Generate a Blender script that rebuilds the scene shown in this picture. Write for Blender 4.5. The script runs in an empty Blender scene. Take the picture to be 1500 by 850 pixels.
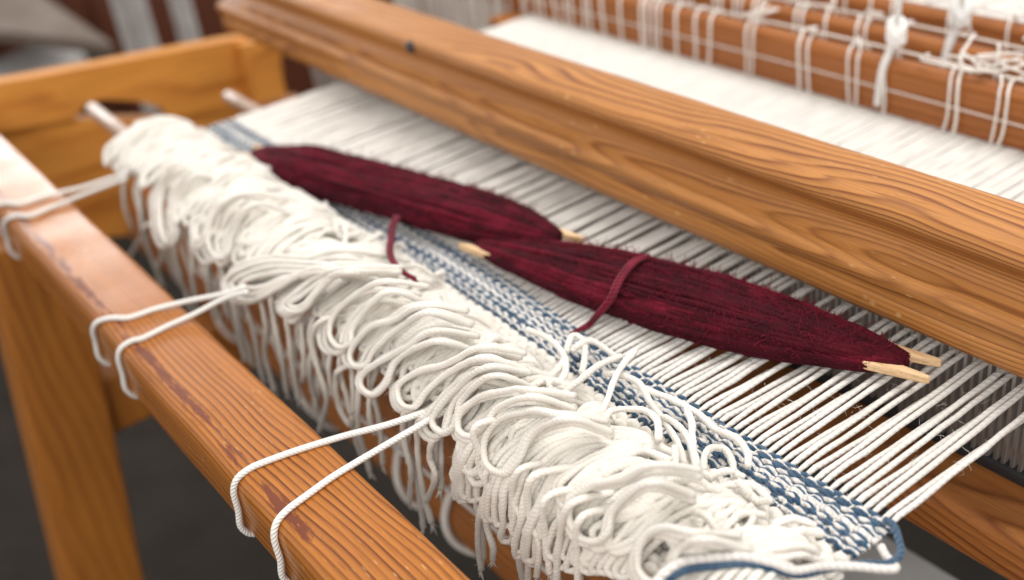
import bpy, bmesh, math, random
import numpy as np
from mathutils import Matrix, Vector

# ---------------------------------------------------------------- camera, light, exposure
S = 0.37                      # metres per modelling unit (camera stands one unit above the warp)
sc = bpy.context.scene
COL = sc.collection
random.seed(7)
rng = np.random.default_rng(11)

IMG_C = np.array([750.0, 425.0])
_v1 = np.array([-597.0, -365.0]) - IMG_C
_v2 = np.array([3475.0, -920.0]) - IMG_C
FPX = math.sqrt(-float(_v1 @ _v2))
_d1 = np.array([*_v1, FPX]); _d2 = np.array([*_v2, FPX])
_X = -_d1 / np.linalg.norm(_d1); _Y = _d2 / np.linalg.norm(_d2); _Z = np.cross(_X, _Y)
ROT = np.array([_X, _Y, _Z])
cam = bpy.data.cameras.new("camera"); camo = bpy.data.objects.new("camera", cam); COL.objects.link(camo)
r, d, f = ROT[:, 0], ROT[:, 1], ROT[:, 2]
camo.matrix_world = Matrix(((r[0], -d[0], -f[0], 0), (r[1], -d[1], -f[1], 0), (r[2], -d[2], -f[2], S), (0, 0, 0, 1)))
cam.sensor_width = 36; cam.lens = FPX / 1500 * 36
cam.clip_start = 0.01; cam.clip_end = 100
cam.dof.use_dof = True; cam.dof.focus_distance = 1.54 * S; cam.dof.aperture_fstop = 3.8
sc.camera = camo

w = bpy.data.worlds.new("World"); sc.world = w; w.use_nodes = True
bg = w.node_tree.nodes["Background"]
bg.inputs[0].default_value = (1.0, 0.975, 0.94, 1); bg.inputs[1].default_value = 0.57

def area(name, loc, target, sx, sy, power, col):
    l = bpy.data.lights.new(name, 'AREA'); l.shape = 'RECTANGLE'; l.size = sx; l.size_y = sy
    l.energy = power; l.color = col
    o = bpy.data.objects.new(name, l); COL.objects.link(o); o.location = loc
    o.rotation_euler = (Vector(target) - Vector(loc)).to_track_quat('-Z', 'Y').to_euler()
    return o
area("window_light", (-6.5, 0.95, .98), (-0.6, 0.3, 0), 3.2, 1.9, 170, (1.0, 0.985, 0.97))
area("room_light", (-0.2, 1.3, 2.4), (-0.5, 0.4, 0), 2.0, 1.5, 47, (1.0, 0.97, 0.93))
area("back_light", (1.0, -1.6, 1.7), (-0.5, 0.35, 0), 2.0, 1.5, 34, (1.0, 0.96, 0.91))
sc.view_settings.view_transform = 'Standard'; sc.view_settings.look = 'None'
sc.view_settings.exposure = 0.34; sc.view_settings.gamma = 1.0
sc.render.engine = 'CYCLES'

# ---------------------------------------------------------------- helpers
def ray(px):
    return ROT @ np.array([px[0] - IMG_C[0], px[1] - IMG_C[1], FPX])
def at(px, z=0.0):
    q = ray(px); t = (z - 1) / q[2]; return np.array([q[0] * t, q[1] * t, z])
def at_y(px, y):
    q = ray(px); t = y / q[1]; return np.array([q[0] * t, y, 1 + q[2] * t])
def at_x(px, x):
    q = ray(px); t = x / q[0]; return np.array([x, q[1] * t, 1 + q[2] * t])
def bow(x):                                        # the fell lags a little away from the near selvage
    t = np.clip((-np.asarray(x) - .85) / .8, 0, 1); return .034 * t * t * (3 - 2 * t)
def at_slope(px, y0=0.615, m=0.6):                 # the leaning front of the fringe: y = y0 + m z
    q = ray(px); t = (y0 + m) / (q[1] - m * q[2]); return np.array([q[0] * t, q[1] * t, 1 + q[2] * t])

class MB:
    """collects pieces (in modelling units) and links them as one mesh object"""
    def __init__(self): self.v = []; self.f = []; self.uv = []; self.n = 0; self.flat = []; self.c = 0
    def add(self, v, faces, uv=None, flat=False):
        v = np.array(v, float)
        self.v.append(v)
        for k, fc in enumerate(faces):
            self.f.append([i + self.n for i in fc]); self.flat.append(flat)
            self.uv.append(uv[k] if uv is not None else [(0, 0)] * len(fc))
        self.n += len(v); return self
    def mesh(self, name, mat, origin=(0, 0, 0)):
        me = bpy.data.meshes.new(name)
        V = (np.concatenate(self.v) - np.asarray(origin)) * S
        loops = np.fromiter((i for fc in self.f for i in fc), np.int32)
        cnt = np.fromiter((len(fc) for fc in self.f), np.int32, len(self.f))
        me.vertices.add(len(V)); me.vertices.foreach_set("co", V.astype(np.float32).ravel())
        me.loops.add(len(loops)); me.loops.foreach_set("vertex_index", loops)
        me.polygons.add(len(cnt)); st = np.concatenate([[0], np.cumsum(cnt)[:-1]]).astype(np.int32)
        me.polygons.foreach_set("loop_start", st); me.polygons.foreach_set("loop_total", cnt)
        me.polygons.foreach_set("use_smooth", ~np.array(self.flat, bool))
        ul = me.uv_layers.new(name="uv")
        ul.data.foreach_set("uv", np.array([c for u in self.uv for c in u], np.float32).ravel())
        me.update(calc_edges=True); me.validate(); me.materials.append(mat)
        return me
    def build(self, name, mat, parent=None, kind=None, label=None):
        me = self.mesh(name, mat)
        o = bpy.data.objects.new(name, me); COL.objects.link(o)
        if parent is not None: adopt(o, parent)
        if kind: o["kind"] = kind
        if label: o["label"] = label
        return o

def adopt(o, parent):
    base = parent
    off = Vector((0, 0, 0))
    while base is not None: off += base.location; base = base.parent
    o.parent = parent; o.location = -off          # meshes are written in scene coordinates
def thing(name, label, cat, base, group=None):
    o = bpy.data.objects.new(name, None); COL.objects.link(o)
    o.location = Vector(base) * S; o.empty_display_size = 0.02
    o["label"] = label; o["category"] = cat
    if group: o["group"] = group
    return o
def tag(o, label, cat, group=None):
    o["label"] = label; o["category"] = cat
    if group: o["group"] = group
    return o

_tube_cache = {}
def tube(mb, P, rad, sides=8, caps=True, flatz=1.0):
    P = np.asarray(P, float); n = len(P)
    T = np.gradient(P, axis=0); T /= np.linalg.norm(T, axis=1)[:, None] + 1e-12
    U = np.empty_like(P)
    a = np.array([0, 0, 1.0]) if abs(T[0][2]) < 0.9 else np.array([1.0, 0, 0])
    u = a - T[0] * (a @ T[0]); u /= np.linalg.norm(u)
    for i in range(n):
        u = u - T[i] * (u @ T[i]); u /= np.linalg.norm(u) + 1e-12; U[i] = u
    W = np.cross(T, U)
    R = np.broadcast_to(np.asarray(rad, float), (n,))
    ang = np.arange(sides) * 2 * math.pi / sides
    V = P[:, None, :] + R[:, None, None] * (np.cos(ang)[None, :, None] * U[:, None, :] * flatz + np.sin(ang)[None, :, None] * W[:, None, :])
    L = np.concatenate([[0], np.cumsum(np.linalg.norm(np.diff(P, axis=0), axis=1))]) * S
    faces = []; uv = []
    for i in range(n - 1):
        b = i * sides
        for j in range(sides):
            k = (j + 1) % sides
            faces.append((b + j, b + sides + j, b + sides + k, b + k))
            v0 = j / sides; v1 = (j + 1) / sides
            uv.append(((L[i], v0), (L[i + 1], v0), (L[i + 1], v1), (L[i], v1)))
    if caps:
        faces.append(tuple(range(sides))); uv.append([(0, 0)] * sides)
        faces.append(tuple(reversed(range((n - 1) * sides, n * sides)))); uv.append([(0, 0)] * sides)
    mb.add(V.reshape(-1, 3), faces, uv)
    return mb

def spline(C, n):
    """centripetal-ish Catmull-Rom through C, resampled evenly to n points"""
    C = np.asarray(C, float)
    C = np.vstack([2 * C[0] - C[1], C, 2 * C[-1] - C[-2]])
    out = []
    for i in range(1, len(C) - 2):
        p0, p1, p2, p3 = C[i - 1], C[i], C[i + 1], C[i + 2]
        for t in np.linspace(0, 1, 14, endpoint=False):
            out.append(0.5 * ((2 * p1) + (-p0 + p2) * t + (2 * p0 - 5 * p1 + 4 * p2 - p3) * t * t + (-p0 + 3 * p1 - 3 * p2 + p3) * t ** 3))
    out.append(C[-2]); out = np.array(out)
    L = np.concatenate([[0], np.cumsum(np.linalg.norm(np.diff(out, axis=0), axis=1))])
    s = np.linspace(0, L[-1], n)
    return np.stack([np.interp(s, L, out[:, k]) for k in range(3)], 1)

def round_poly(pts, rads, seg=6):
    """closed 2D polygon with rounded corners"""
    out = []; n = len(pts)
    if not hasattr(rads, '__len__'): rads = [rads] * n
    for i in range(n):
        p = np.array(pts[i], float); a = np.array(pts[i - 1], float); b = np.array(pts[(i + 1) % n], float)
        u = a - p; v = b - p; lu = np.linalg.norm(u); lv = np.linalg.norm(v); u /= lu; v /= lv
        rr = min(rads[i], 0.45 * lu, 0.45 * lv)
        if rr <= 1e-6: out.append(p); continue
        p1 = p + u * rr; p2 = p + v * rr
        for t in np.linspace(0, 1, seg):
            out.append((1 - t) ** 2 * p1 + 2 * t * (1 - t) * p + t * t * p2)
    return np.array(out)

def prism(mb, prof, a0, a1, axis='x', nseg=1, jitter=0.0, shear=None):
    """extrude a closed 2D profile (counter-clockwise or not) along an axis"""
    prof = np.asarray(prof, float)
    area2 = np.sum(prof[:, 0] * np.roll(prof[:, 1], -1) - prof[:, 1] * np.roll(prof[:, 0], -1))
    if area2 < 0: prof = prof[::-1]
    m = len(prof); xs = np.linspace(a0, a1, nseg + 1); V = []
    ph = rng.random(6) * 6.28
    for x in xs:
        p = prof.copy()
        if jitter:
            k = np.arange(m)
            p[:, 0] += jitter * (np.sin(x * 9 + ph[0]) + 0.6 * np.sin(x * 23 + ph[1] + k * .2))
            p[:, 1] += jitter * (np.sin(x * 7 + ph[2]) + 0.6 * np.sin(x * 31 + ph[3] + k * .15))
        for q in p:
            V.append((x, q[0], q[1]) if axis == 'x' else (q[0], x, q[1]) if axis == 'y' else (q[0], q[1], x))
    V = np.array(V)
    flip = axis == 'y'
    F = []
    for i in range(nseg):
        for j in range(m):
            k = (j + 1) % m
            q = (i * m + j, i * m + k, (i + 1) * m + k, (i + 1) * m + j)
            F.append(q[::-1] if not flip else q)
    mb.add(V, [f_[::-1] for f_ in F])
    c0 = tuple(range(m)); 
    mb.add(V[:m], [c0[::-1] if not flip else c0], flat=True)
    mb.add(V[-m:], [c0 if not flip else c0[::-1]], flat=True)
    return mb

def board(mb, p0, p1, wid, thk, up=(0, 0, 1), rad=0.012):
    """a rounded board from p0 to p1; wid across, thk along up"""
    p0 = np.array(p0, float); p1 = np.array(p1, float)
    ax = p1 - p0; L = np.linalg.norm(ax); ax /= L
    up = np.array(up, float); up -= ax * (up @ ax); up /= np.linalg.norm(up); sd = np.cross(up, ax)
    t = MB(); prism(t, round_poly([(-wid / 2, -thk / 2), (wid / 2, -thk / 2), (wid / 2, thk / 2), (-wid / 2, thk / 2)], rad, 4), 0, L, 'x', 1)
    for v, in zip(t.v): v[:] = p0 + v[:, 0:1] * ax + v[:, 1:2] * sd + v[:, 2:3] * up
    mb.v += t.v; mb.f += [[i + mb.n for i in fc] for fc in t.f]; mb.uv += t.uv; mb.flat += t.flat; mb.n += t.n
    return mb

# ---------------------------------------------------------------- materials
class NT:
    def __init__(self, name):
        self.m = bpy.data.materials.new(name); self.m.use_nodes = True
        self.t = self.m.node_tree; self.b = self.t.nodes["Principled BSDF"]
    def n(self, typ, **kw):
        x = self.t.nodes.new(typ)
        for k, v in kw.items(): setattr(x, k, v)
        return x
    def link(self, a, b): self.t.links.new(a, b)
    def val(self, x, sock):
        if hasattr(x, 'is_output'): self.link(x, sock)
        else: sock.default_value = x
    def math(self, op, a, b=None, c=None, clamp=False):
        x = self.n('ShaderNodeMath', operation=op); x.use_clamp = clamp
        self.val(a, x.inputs[0])
        if b is not None: self.val(b, x.inputs[1])
        if c is not None: self.val(c, x.inputs[2])
        return x.outputs[0]
    def noise(self, vec, scale, detail=2, rough=.5):
        x = self.n('ShaderNodeTexNoise'); x.inputs['Scale'].default_value = scale
        x.inputs['Detail'].default_value = detail; x.inputs['Roughness'].default_value = rough
        self.link(vec, x.inputs['Vector']); return x.outputs['Fac']
    def mapping(self, vec, loc=(0, 0, 0), rot=(0, 0, 0), scale=(1, 1, 1)):
        x = self.n('ShaderNodeMapping'); x.inputs['Location'].default_value = loc
        x.inputs['Rotation'].default_value = rot; x.inputs['Scale'].default_value = scale
        self.link(vec, x.inputs['Vector']); return x.outputs[0]
    def ramp(self, fac, stops):
        x = self.n('ShaderNodeValToRGB'); cr = x.color_ramp
        while len(cr.elements) < len(stops): cr.elements.new(0.5)
        for e, (p, c) in zip(cr.elements, stops):
            e.position = p; e.color = (*c, 1) if len(c) == 3 else c
        self.link(fac, x.inputs[0]); return x.outputs[0]
    def mix(self, fac, a, b, mode='MIX'):
        x = self.n('ShaderNodeMix', data_type='RGBA', blend_type=mode)
        self.val(fac, x.inputs[0])
        for s_, v in ((x.inputs[6], a), (x.inputs[7], b)):
            if hasattr(v, 'is_output'): self.link(v, s_)
            else: s_.default_value = (*v, 1)
        return x.outputs[2]
    def bump(self, h, strength, dist, prev=None):
        x = self.n('ShaderNodeBump'); x.inputs['Strength'].default_value = strength; x.inputs['Distance'].default_value = dist
        self.link(h, x.inputs['Height'])
        if prev is not None: self.link(prev, x.inputs['Normal'])
        return x.outputs[0]

def wood(name, early, late, ring=0.0042, centre=(0, 0), tilt=(0, 0), axis='x', wobble=1.0, rough=0.38, coat=0.25,
         contrast=1.0, stain=None, scratch=False, mottled=0.25, fine=1.0, ws=(2.6, 9, 9)):
    """solid-wood growth rings round an axis (metres), with latewood lines, fibre and pores"""
    k = NT(name)
    co = k.n('ShaderNodeTexCoord').outputs['Object']
    if axis == 'y': co = k.mapping(co, rot=(0, 0, math.radians(-90)))
    if axis == 'z': co = k.mapping(co, rot=(0, math.radians(90), 0))
    sx = k.n('ShaderNodeSeparateXYZ'); k.link(co, sx.inputs[0]); X, Y, Z = sx.outputs
    wob = k.noise(k.mapping(co, scale=ws), 1.0, 2, .5)
    wob2 = k.noise(k.mapping(co, loc=(3, 1, 2), scale=(9, 22, 22)), 1.0, 2, .5)
    y = k.math('SUBTRACT', k.math('SUBTRACT', Y, centre[0]), k.math('MULTIPLY', X, tilt[0]))
    z = k.math('SUBTRACT', k.math('SUBTRACT', Z, centre[1]), k.math('MULTIPLY', X, tilt[1]))
    rad = k.math('SQRT', k.math('ADD', k.math('MULTIPLY', y, y), k.math('MULTIPLY', z, z)))
    rad = k.math('ADD', rad, k.math('MULTIPLY', k.math('SUBTRACT', wob, .5), 0.026 * wobble))
    rad = k.math('ADD', rad, k.math('MULTIPLY', k.math('SUBTRACT', wob2, .5), 0.005 * wobble))
    ph = k.math('DIVIDE', rad, ring)
    fr = k.math('FRACT', ph)
    idn = k.noise(k.mapping(co, scale=(1, 30, 30)), 3.0, 1)
    mid = tuple(e * .55 + l * .45 for e, l in zip(early, late))
    mid2 = tuple(e * .86 + l * .14 for e, l in zip(early, late))
    ringc = k.ramp(fr, [(0.0, mid2), (0.12, early), (0.42, mid2), (0.68, mid), (0.86, late), (0.97, mid)])
    base = k.mix(k.math('MULTIPLY', k.ramp(idn, [(0.3, (0.35,) * 3), (0.65, (1,) * 3)]), contrast), early, ringc)
    fib = k.noise(k.mapping(co, scale=(14, 700, 700)), 1.0, 3, .6)
    base = k.mix(.38 * fine, base, k.ramp(fib, [(0.3, (0.42, .36, .3)), (0.55, (1, 1, 1)), (.75, (1.0, .97, .92))]), 'MULTIPLY')
    mot = k.noise(k.mapping(co, scale=(5, 16, 16)), 1.0, 3, .6)
    base = k.mix(mottled, base, k.ramp(mot, [(0.3, (.45, .36, .3)), (0.7, (1, 1, 1))]), 'MULTIPLY')
    pore = k.noise(k.mapping(co, scale=(60, 1300, 1300)), 1.0, 2, .6)
    base = k.mix(k.ramp(pore, [(0.62, (0, 0, 0)), (0.75, (.55, .55, .55))]), base, tuple(c * .4 for c in late))
    rg = k.ramp(mot, [(0.3, (rough + .14,) * 3), (0.7, (rough - .06,) * 3)])
    if scratch:
        vor = k.n('ShaderNodeTexVoronoi', feature='F1'); vor.inputs['Scale'].default_value = 1.0
        k.link(k.mapping(co, rot=(.5, .4, .5), scale=(60, 420, 60)), vor.inputs['Vector'])
        msk = k.math('MULTIPLY', k.ramp(vor.outputs['Distance'], [(0.10, (1,) * 3), (0.16, (0,) * 3)]),
                     k.ramp(k.noise(co, 9.0, 2), [(0.52, (0,) * 3), (0.64, (1,) * 3)]))
        base = k.mix(k.math('MULTIPLY', msk, .5), base, (.78, .52, .27))
    if stain:                                       # old dark varnish clinging along the worn front edge
        yc, hw, x0, x1, z0 = stain
        wv = k.noise(k.mapping(co, scale=(45, 260, 260)), 1.0, 4, .65)
        dist = k.math('ABSOLUTE', k.math('SUBTRACT', Y, k.math('ADD', yc, k.math('MULTIPLY', X, -.004))))
        dist = k.math('ADD', dist, k.math('MULTIPLY', k.math('SUBTRACT', wv, .5), hw * 2.6))
        m1 = k.ramp(k.math('DIVIDE', dist, hw * 2), [(0.32, (1,) * 3), (0.47, (0,) * 3)])
        gap = k.noise(k.mapping(co, loc=(.7, 0, 0), scale=(26, 160, 90)), 1.0, 3)
        m2 = k.ramp(gap, [(0.42, (0,) * 3), (0.50, (1,) * 3)])
        wx_ = k.math('ADD', X, k.math('MULTIPLY', k.math('SUBTRACT', k.noise(k.mapping(co, scale=(40, 420, 420)), 1.0, 2), .5), .03)); m3 = k.math('MULTIPLY', k.math('GREATER_THAN', wx_, x0), k.math('LESS_THAN', wx_, x1))
        m4 = k.math('GREATER_THAN', Z, z0)
        msk = k.math('MULTIPLY', k.math('MULTIPLY', m1, m2), k.math('MULTIPLY', m3, m4))
        sp = k.noise(k.mapping(co, rot=(0, 0, .9), scale=(120, 900, 300)), 1.0, 2)
        base = k.mix(msk, base, k.mix(k.ramp(sp, [(.66, (0,) * 3), (.72, (.8,) * 3)]), (.17, .048, .022), (.40, .16, .07)))
        rg = k.mix(msk, rg, (.22, .22, .22))
    k.link(base, k.b.inputs['Base Color']); k.link(rg, k.b.inputs['Roughness'])
    k.b.inputs['Coat Weight'].default_value = coat; k.b.inputs['Coat Roughness'].default_value = .16; k.b.inputs['Specular IOR Level'].default_value = .27
    nb = k.bump(k.math('ADD', k.math('MULTIPLY', fib, .5), k.math('MULTIPLY', fr, -.6)), .35, .0004)
    dent = k.noise(k.mapping(co, scale=(30, 50, 50)), 1.0, 2)
    k.link(k.bump(dent, .25, .0012, nb), k.b.inputs['Normal'])
    return k.m

def yarn(name, col, col2=None, plies=3, freq=330, bump=.9, rough=.92, sheen=.25, var=.06, fleck=None, trans=0):
    """spun yarn: the twist runs as a helix in the tube's own u (length, m) and v (round)"""
    k = NT(name)
    tc = k.n('ShaderNodeTexCoord'); uv = k.n('ShaderNodeSeparateXYZ'); k.link(tc.outputs['UV'], uv.inputs[0])
    ph = k.math('MULTIPLY', k.math('SUBTRACT', k.math('MULTIPLY', uv.outputs[1], float(plies)), k.math('MULTIPLY', uv.outputs[0], float(freq))), 2 * math.pi)
    h = k.math('ABSOLUTE', k.math('SINE', k.math('MULTIPLY', ph, .5)))
    co = tc.outputs['Object']
    fz = k.noise(co, 2600, 2, .6)
    oi = k.n('ShaderNodeObjectInfo').outputs['Random']
    col2 = col2 or tuple(c * .90 for c in col)
    patch = k.noise(co, 60, 2)
    base = k.mix(k.ramp(patch, [(.35, (0,) * 3), (.7, (1,) * 3)]), col, col2)
    br = k.math('ADD', 1 - var, k.math('MULTIPLY', oi, var * 2))
    cb = k.n('ShaderNodeCombineColor'); [k.link(br, cb.inputs[i]) for i in range(3)]
    base = k.mix(1.0, base, cb.outputs[0], 'MULTIPLY')
    if fleck:
        base = k.mix(k.ramp(k.noise(co, 900, 2, .7), [(.60, (0,) * 3), (.72, (.8,) * 3)]), base, fleck)
    k.link(base, k.b.inputs['Base Color']); k.b.inputs['Roughness'].default_value = rough
    k.b.inputs['Specular IOR Level'].default_value = .2
    k.b.inputs['Sheen Weight'].default_value = sheen; k.b.inputs['Sheen Roughness'].default_value = .5
    n1 = k.bump(h, bump, .0007)
    k.link(k.bump(fz, .4, .0004, n1), k.b.inputs['Normal'])
    return k.m

def plain(name, col, rough=.6, metal=0, noise=.2, scale=40):
    k = NT(name); co = k.n('ShaderNodeTexCoord').outputs['Object']
    n_ = k.noise(co, scale, 4, .6)
    k.link(k.mix(k.ramp(n_, [(.3, (0,) * 3), (.7, (1,) * 3)]), tuple(c * (1 - noise) for c in col), tuple(min(1, c * (1 + noise)) for c in col)), k.b.inputs['Base Color'])
    k.b.inputs['Roughness'].default_value = rough; k.b.inputs['Metallic'].default_value = metal
    k.link(k.bump(n_, .3, .001), k.b.inputs['Normal'])
    return k.m

PINE_E, PINE_L = (.49, .180, .036), (.105, .020, .004)
M_beam = wood("old_pine_beam", PINE_E, PINE_L, ring=.0034, centre=(.040, -.085), tilt=(.02, .0), wobble=.9, ws=(3.4, 9, 9), rough=.26, coat=.12,
              stain=(.1265, .0038, -1.15, -.405, -.012), scratch=True)
M_beater = wood("worn_pine_beater", (.54, .236, .066), (.17, .044, .010), ring=.0024, centre=(.452, .046), tilt=(-.012, .022), wobble=.8, ws=(3.6, 9, 9), rough=.42, coat=.18, scratch=True, mottled=.3)
M_sley = wood("pine_sley", (.44, .170, .048), (.15, .04, .010), ring=.006, centre=(.47, -.19), tilt=(.08, -.12), wobble=1.6, rough=.42, coat=.2)
M_rail = wood("golden_pine_rail", (.72, .310, .056), (.46, .155, .022), ring=.009, centre=(-1.0, -.3), axis='y', wobble=1.2, rough=.65, coat=0)
M_leg = wood("golden_pine_leg", (.43, .158, .026), (.27, .084, .013), ring=.009, centre=(.9, .1), axis='z', wobble=1.2, rough=.5, coat=.15)
M_bar = wood("shaft_pine", (.40, .145, .038), (.20, .055, .012), ring=.006, centre=(.72, .11), wobble=1.0, rough=.45, coat=.12)
M_low = wood("underside_pine", (.42, .155, .042), (.22, .07, .018), ring=.007, centre=(.3, -.3), wobble=1.3, rough=.55, coat=.05)
M_stick = wood("pale_birch_stick", (.80, .56, .33), (.62, .38, .19), ring=.003, centre=(.4, -.08), wobble=.8, rough=.5, coat=0, mottled=.1)
M_rod = wood("grey_pink_rod_wood", (.50, .36, .28), (.36, .24, .17), ring=.004, centre=(.25, .02), wobble=.8, rough=.45, coat=.1)
M_dark = wood("dark_old_wood", (.13, .038, .018), (.06, .017, .008), ring=.02, centre=(0, 0), rough=.5, coat=.05)
M_pale = wood("pale_plank_wood", (.20, .155, .125), (.15, .11, .085), ring=.012, centre=(0, -.5), rough=.95, coat=0)
M_pile = yarn("white_cotton_pile", (.80, .77, .715), (.76, .72, .655), plies=3, freq=380, bump=.30)
M_warp = yarn("white_cotton_warp", (.76, .735, .695), (.71, .685, .645), plies=2, freq=230, bump=.5, var=.05)
M_wwhite = yarn("white_weft", (.78, .75, .71), (.70, .67, .64), plies=2, freq=260)
M_wblue = yarn("blue_weft", (.024, .072, .140), (.070, .125, .20), plies=2, freq=260, var=.15)
M_red = yarn("burgundy_wool", (.066, .0022, .0078), (.026, .0010, .0035), plies=2, freq=300, bump=.5, sheen=.0, fleck=(.17, .008, .03))
M_red2 = yarn("burgundy_wool_bright", (.115, .0042, .0150), (.060, .0020, .0070), plies=2, freq=300, bump=.5, sheen=.0, fleck=(.24, .014, .045))
M_red3 = yarn("burgundy_wool_deep", (.050, .002, .008), (.026, .001, .004), plies=2, freq=300, bump=.5, sheen=.0, fleck=(.10, .005, .018))
M_redt = yarn("burgundy_wool_end", (.19, .010, .030), (.11, .006, .018), plies=2, freq=300, sheen=.05)
M_cord = yarn("white_braided_cord", (.84, .82, .78), (.80, .775, .73), plies=4, freq=420, bump=.6)
M_hed = yarn("heddle_cotton", (.82, .78, .73), (.76, .70, .64), plies=2, freq=300, bump=.5)
M_knot = yarn("knot_cotton", (.85, .84, .82), plies=3, freq=300)
M_fuzz = yarn("loose_wool_fibre", (.15, .008, .022), plies=1, freq=10, bump=0, sheen=0)
M_lint = yarn("loose_cotton_fibre", (.83, .80, .76), plies=1, freq=10, bump=0)
M_steel = plain("reed_steel", (.40, .37, .35), .4, .35, .2, 60)
M_bind = plain("black_reed_binding", (.018, .018, .02), .7)
M_iron = plain("dark_iron", (.03, .03, .038), .5, .3)
M_grey = plain("grey_board_paint", (.42, .42, .41), .6, 0, .12, 14)
M_cloth = plain("far_grey_cloth", (.42, .40, .39), .9, 0, .2, 20)
M_green = plain("dark_green_cloth", (.018, .026, .022), .9, 0, .2, 20)

def floor_mat():
    k = NT("charcoal_carpet"); co = k.n('ShaderNodeTexCoord').outputs['Object']
    a = k.noise(co, 260, 3, .7); b = k.noise(co, 9, 3, .6)
    c = k.mix(k.ramp(a, [(.35, (0,) * 3), (.65, (1,) * 3)]), (.024, .021, .0185), (.070, .062, .055))
    c = k.mix(.6, c, k.ramp(b, [(.3, (.55, .55, .55)), (.7, (1.15, 1.1, 1.05))]), 'MULTIPLY')
    k.link(c, k.b.inputs['Base Color']); k.b.inputs['Roughness'].default_value = 1.0; k.b.inputs['Specular IOR Level'].default_value = .05
    k.link(k.bump(a, .8, .004), k.b.inputs['Normal']); return k.m

# ---------------------------------------------------------------- setting: floor
FZ = -2.12
fl = MB(); fl.add([(-40, -12, FZ), (14, -12, FZ), (14, 40, FZ), (-40, 40, FZ)], [(0, 1, 2, 3)], flat=True)
o = fl.build("floor", floor_mat()); o["kind"] = "structure"

# ---------------------------------------------------------------- loom frame
frame = thing("loom_frame", "golden pine loom frame whose smooth front beam is wrapped by white tie cords", "loom", (-2.7, .3, FZ))
bp = round_poly([(.322, -.118), (.470, -.118), (.466, 0.0), (.322, 0.0)], [.02, .02, .018, .034], 8)
mb = MB(); prism(mb, bp, -3.42, .3, 'x', 90, .0006); mb.build("breast_beam", M_beam, frame)
def slant_leg(x0, x1):
    mb = MB(); board(mb, ((x0 + x1) / 2, .365, -.10), ((x0 + x1) / 2, .085, FZ), .20, x1 - x0, (1, 0, 0), .015); return mb
slant_leg(-2.72, -2.56).build("leg", M_leg, frame)
RX1 = -3.40; RX0 = RX1 - .07
def rail_poly(pts): return [tuple(at_x(p, RX1)[1:]) for p in pts]
up = rail_poly([(-160, 160), (0, 122), (150, 95), (250, 76), (345, 58), (392, 54), (410, 66), (414, 100), (416, 150), (300, 166), (252, 173), (238, 158), (200, 148), (150, 146), (126, 152), (116, 166), (108, 175), (-160, 222)])
mb = MB(); prism(mb, round_poly(up, .004, 3), RX0, RX1, 'x', 1); mb.build("side_rail", M_rail, frame)
lo = rail_poly([(-160, 224), (108, 177), (117, 176), (180, 176), (254, 175.5), (300, 168), (416, 152), (418, 250), (360, 300), (220, 345), (130, 350), (70, 300), (-160, 330)])
mb = MB(); prism(mb, round_poly(lo, .004, 3), RX0, RX1 - .012, 'x', 1); mb.build("side_rail", M_rail, frame)
e0 = at_x((352, 100), RX1); e1 = at_x((405, 100), RX1)
mb = MB(); prism(mb, round_poly([(RX1 - .03, e0[1]), (RX1 + .05, e0[1]), (RX1 + .05, e1[1]), (RX1 - .03, e1[1])], .02, 5), -.45, float(at_x((380, 58), RX1 + .04)[2]), 'z', 1); mb.build("end_post", M_rail, frame)
mb = MB(); board(mb, (-2.66, .36, -.62), (-2.66, 3.2, -.62), .12, .17, (0, 0, 1), .012); mb.build("lower_rail", M_leg, frame)
mb = MB(); board(mb, (-2.66, 1.9, .0), (-2.66, 1.9, FZ), .16, .12, (1, 0, 0), .012); mb.build("leg", M_leg, frame)

# ---------------------------------------------------------------- beater: hand tree, reed, sley
beater = thing("beater", "hanging pine beater with a grooved hand tree above the steel reed", "beater", (-1.7, 1.24, -.27))
hand = [(1.206, .048), (1.200, .060), (1.199, .078), (1.203, .094), (1.196, .108), (1.191, .122), (1.198, .133), (1.216, .139), (1.233, .149),
        (1.241, .163), (1.239, .178), (1.228, .190), (1.217, .202), (1.217, .214), (1.226, .224), (1.238, .228), (1.241, .2255), (1.246, .2285), (1.262, .2325), (1.315, .2365),
        (1.331, .231), (1.336, .215), (1.334, .12), (1.325, .048)]
hand = spline([(0, *p) for p in hand + hand[:1]], 110)[:-1, 1:]
mb = MB(); prism(mb, hand, -3.23, .35, 'x', 120, .0005); mb.build("hand_tree", M_beater, beater)
sl = round_poly([(1.148, -.262), (1.345, -.262), (1.345, -.185), (1.285, -.178), (1.215, -.176), (1.148, -.170)], [.02, .02, .01, .01, .012, .026], 6)
q_ = at((623, 63), .205); mb = MB(); tube(mb, [(q_[0], 1.235, .205), (q_[0], 1.211, .207), (q_[0], 1.2095, .207)], [.014, .014, .010], 14); mb.build("screw", M_iron, beater)
mb = MB(); prism(mb, sl, -3.16, .35, 'x', 60, .0008); mb.build("sley", M_sley, beater)
XL, XR = -2.622, -.597
NW = 156
pitch = (XR - XL) / (NW - 1)
reed = MB(); board(reed, (-2.9, 1.266, -.165), (-.2, 1.266, -.165), .030, .022, (0, 0, 1), .006); reed = reed.build("reed", M_bind, beater)
mbd = MB(); prism(mbd, [(1.256, -.16), (1.276, -.16), (1.276, .075), (1.256, .075)], -.0026, .0026, 'x', 1)
dent0 = mbd.mesh("dent", M_steel)
for i in range(-14, NW + 22):
    o = bpy.data.objects.new("dent", dent0); COL.objects.link(o); adopt(o, reed)
    o.location.x += (XL + (i + .5) * pitch + random.uniform(-.001, .001)) * S

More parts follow.
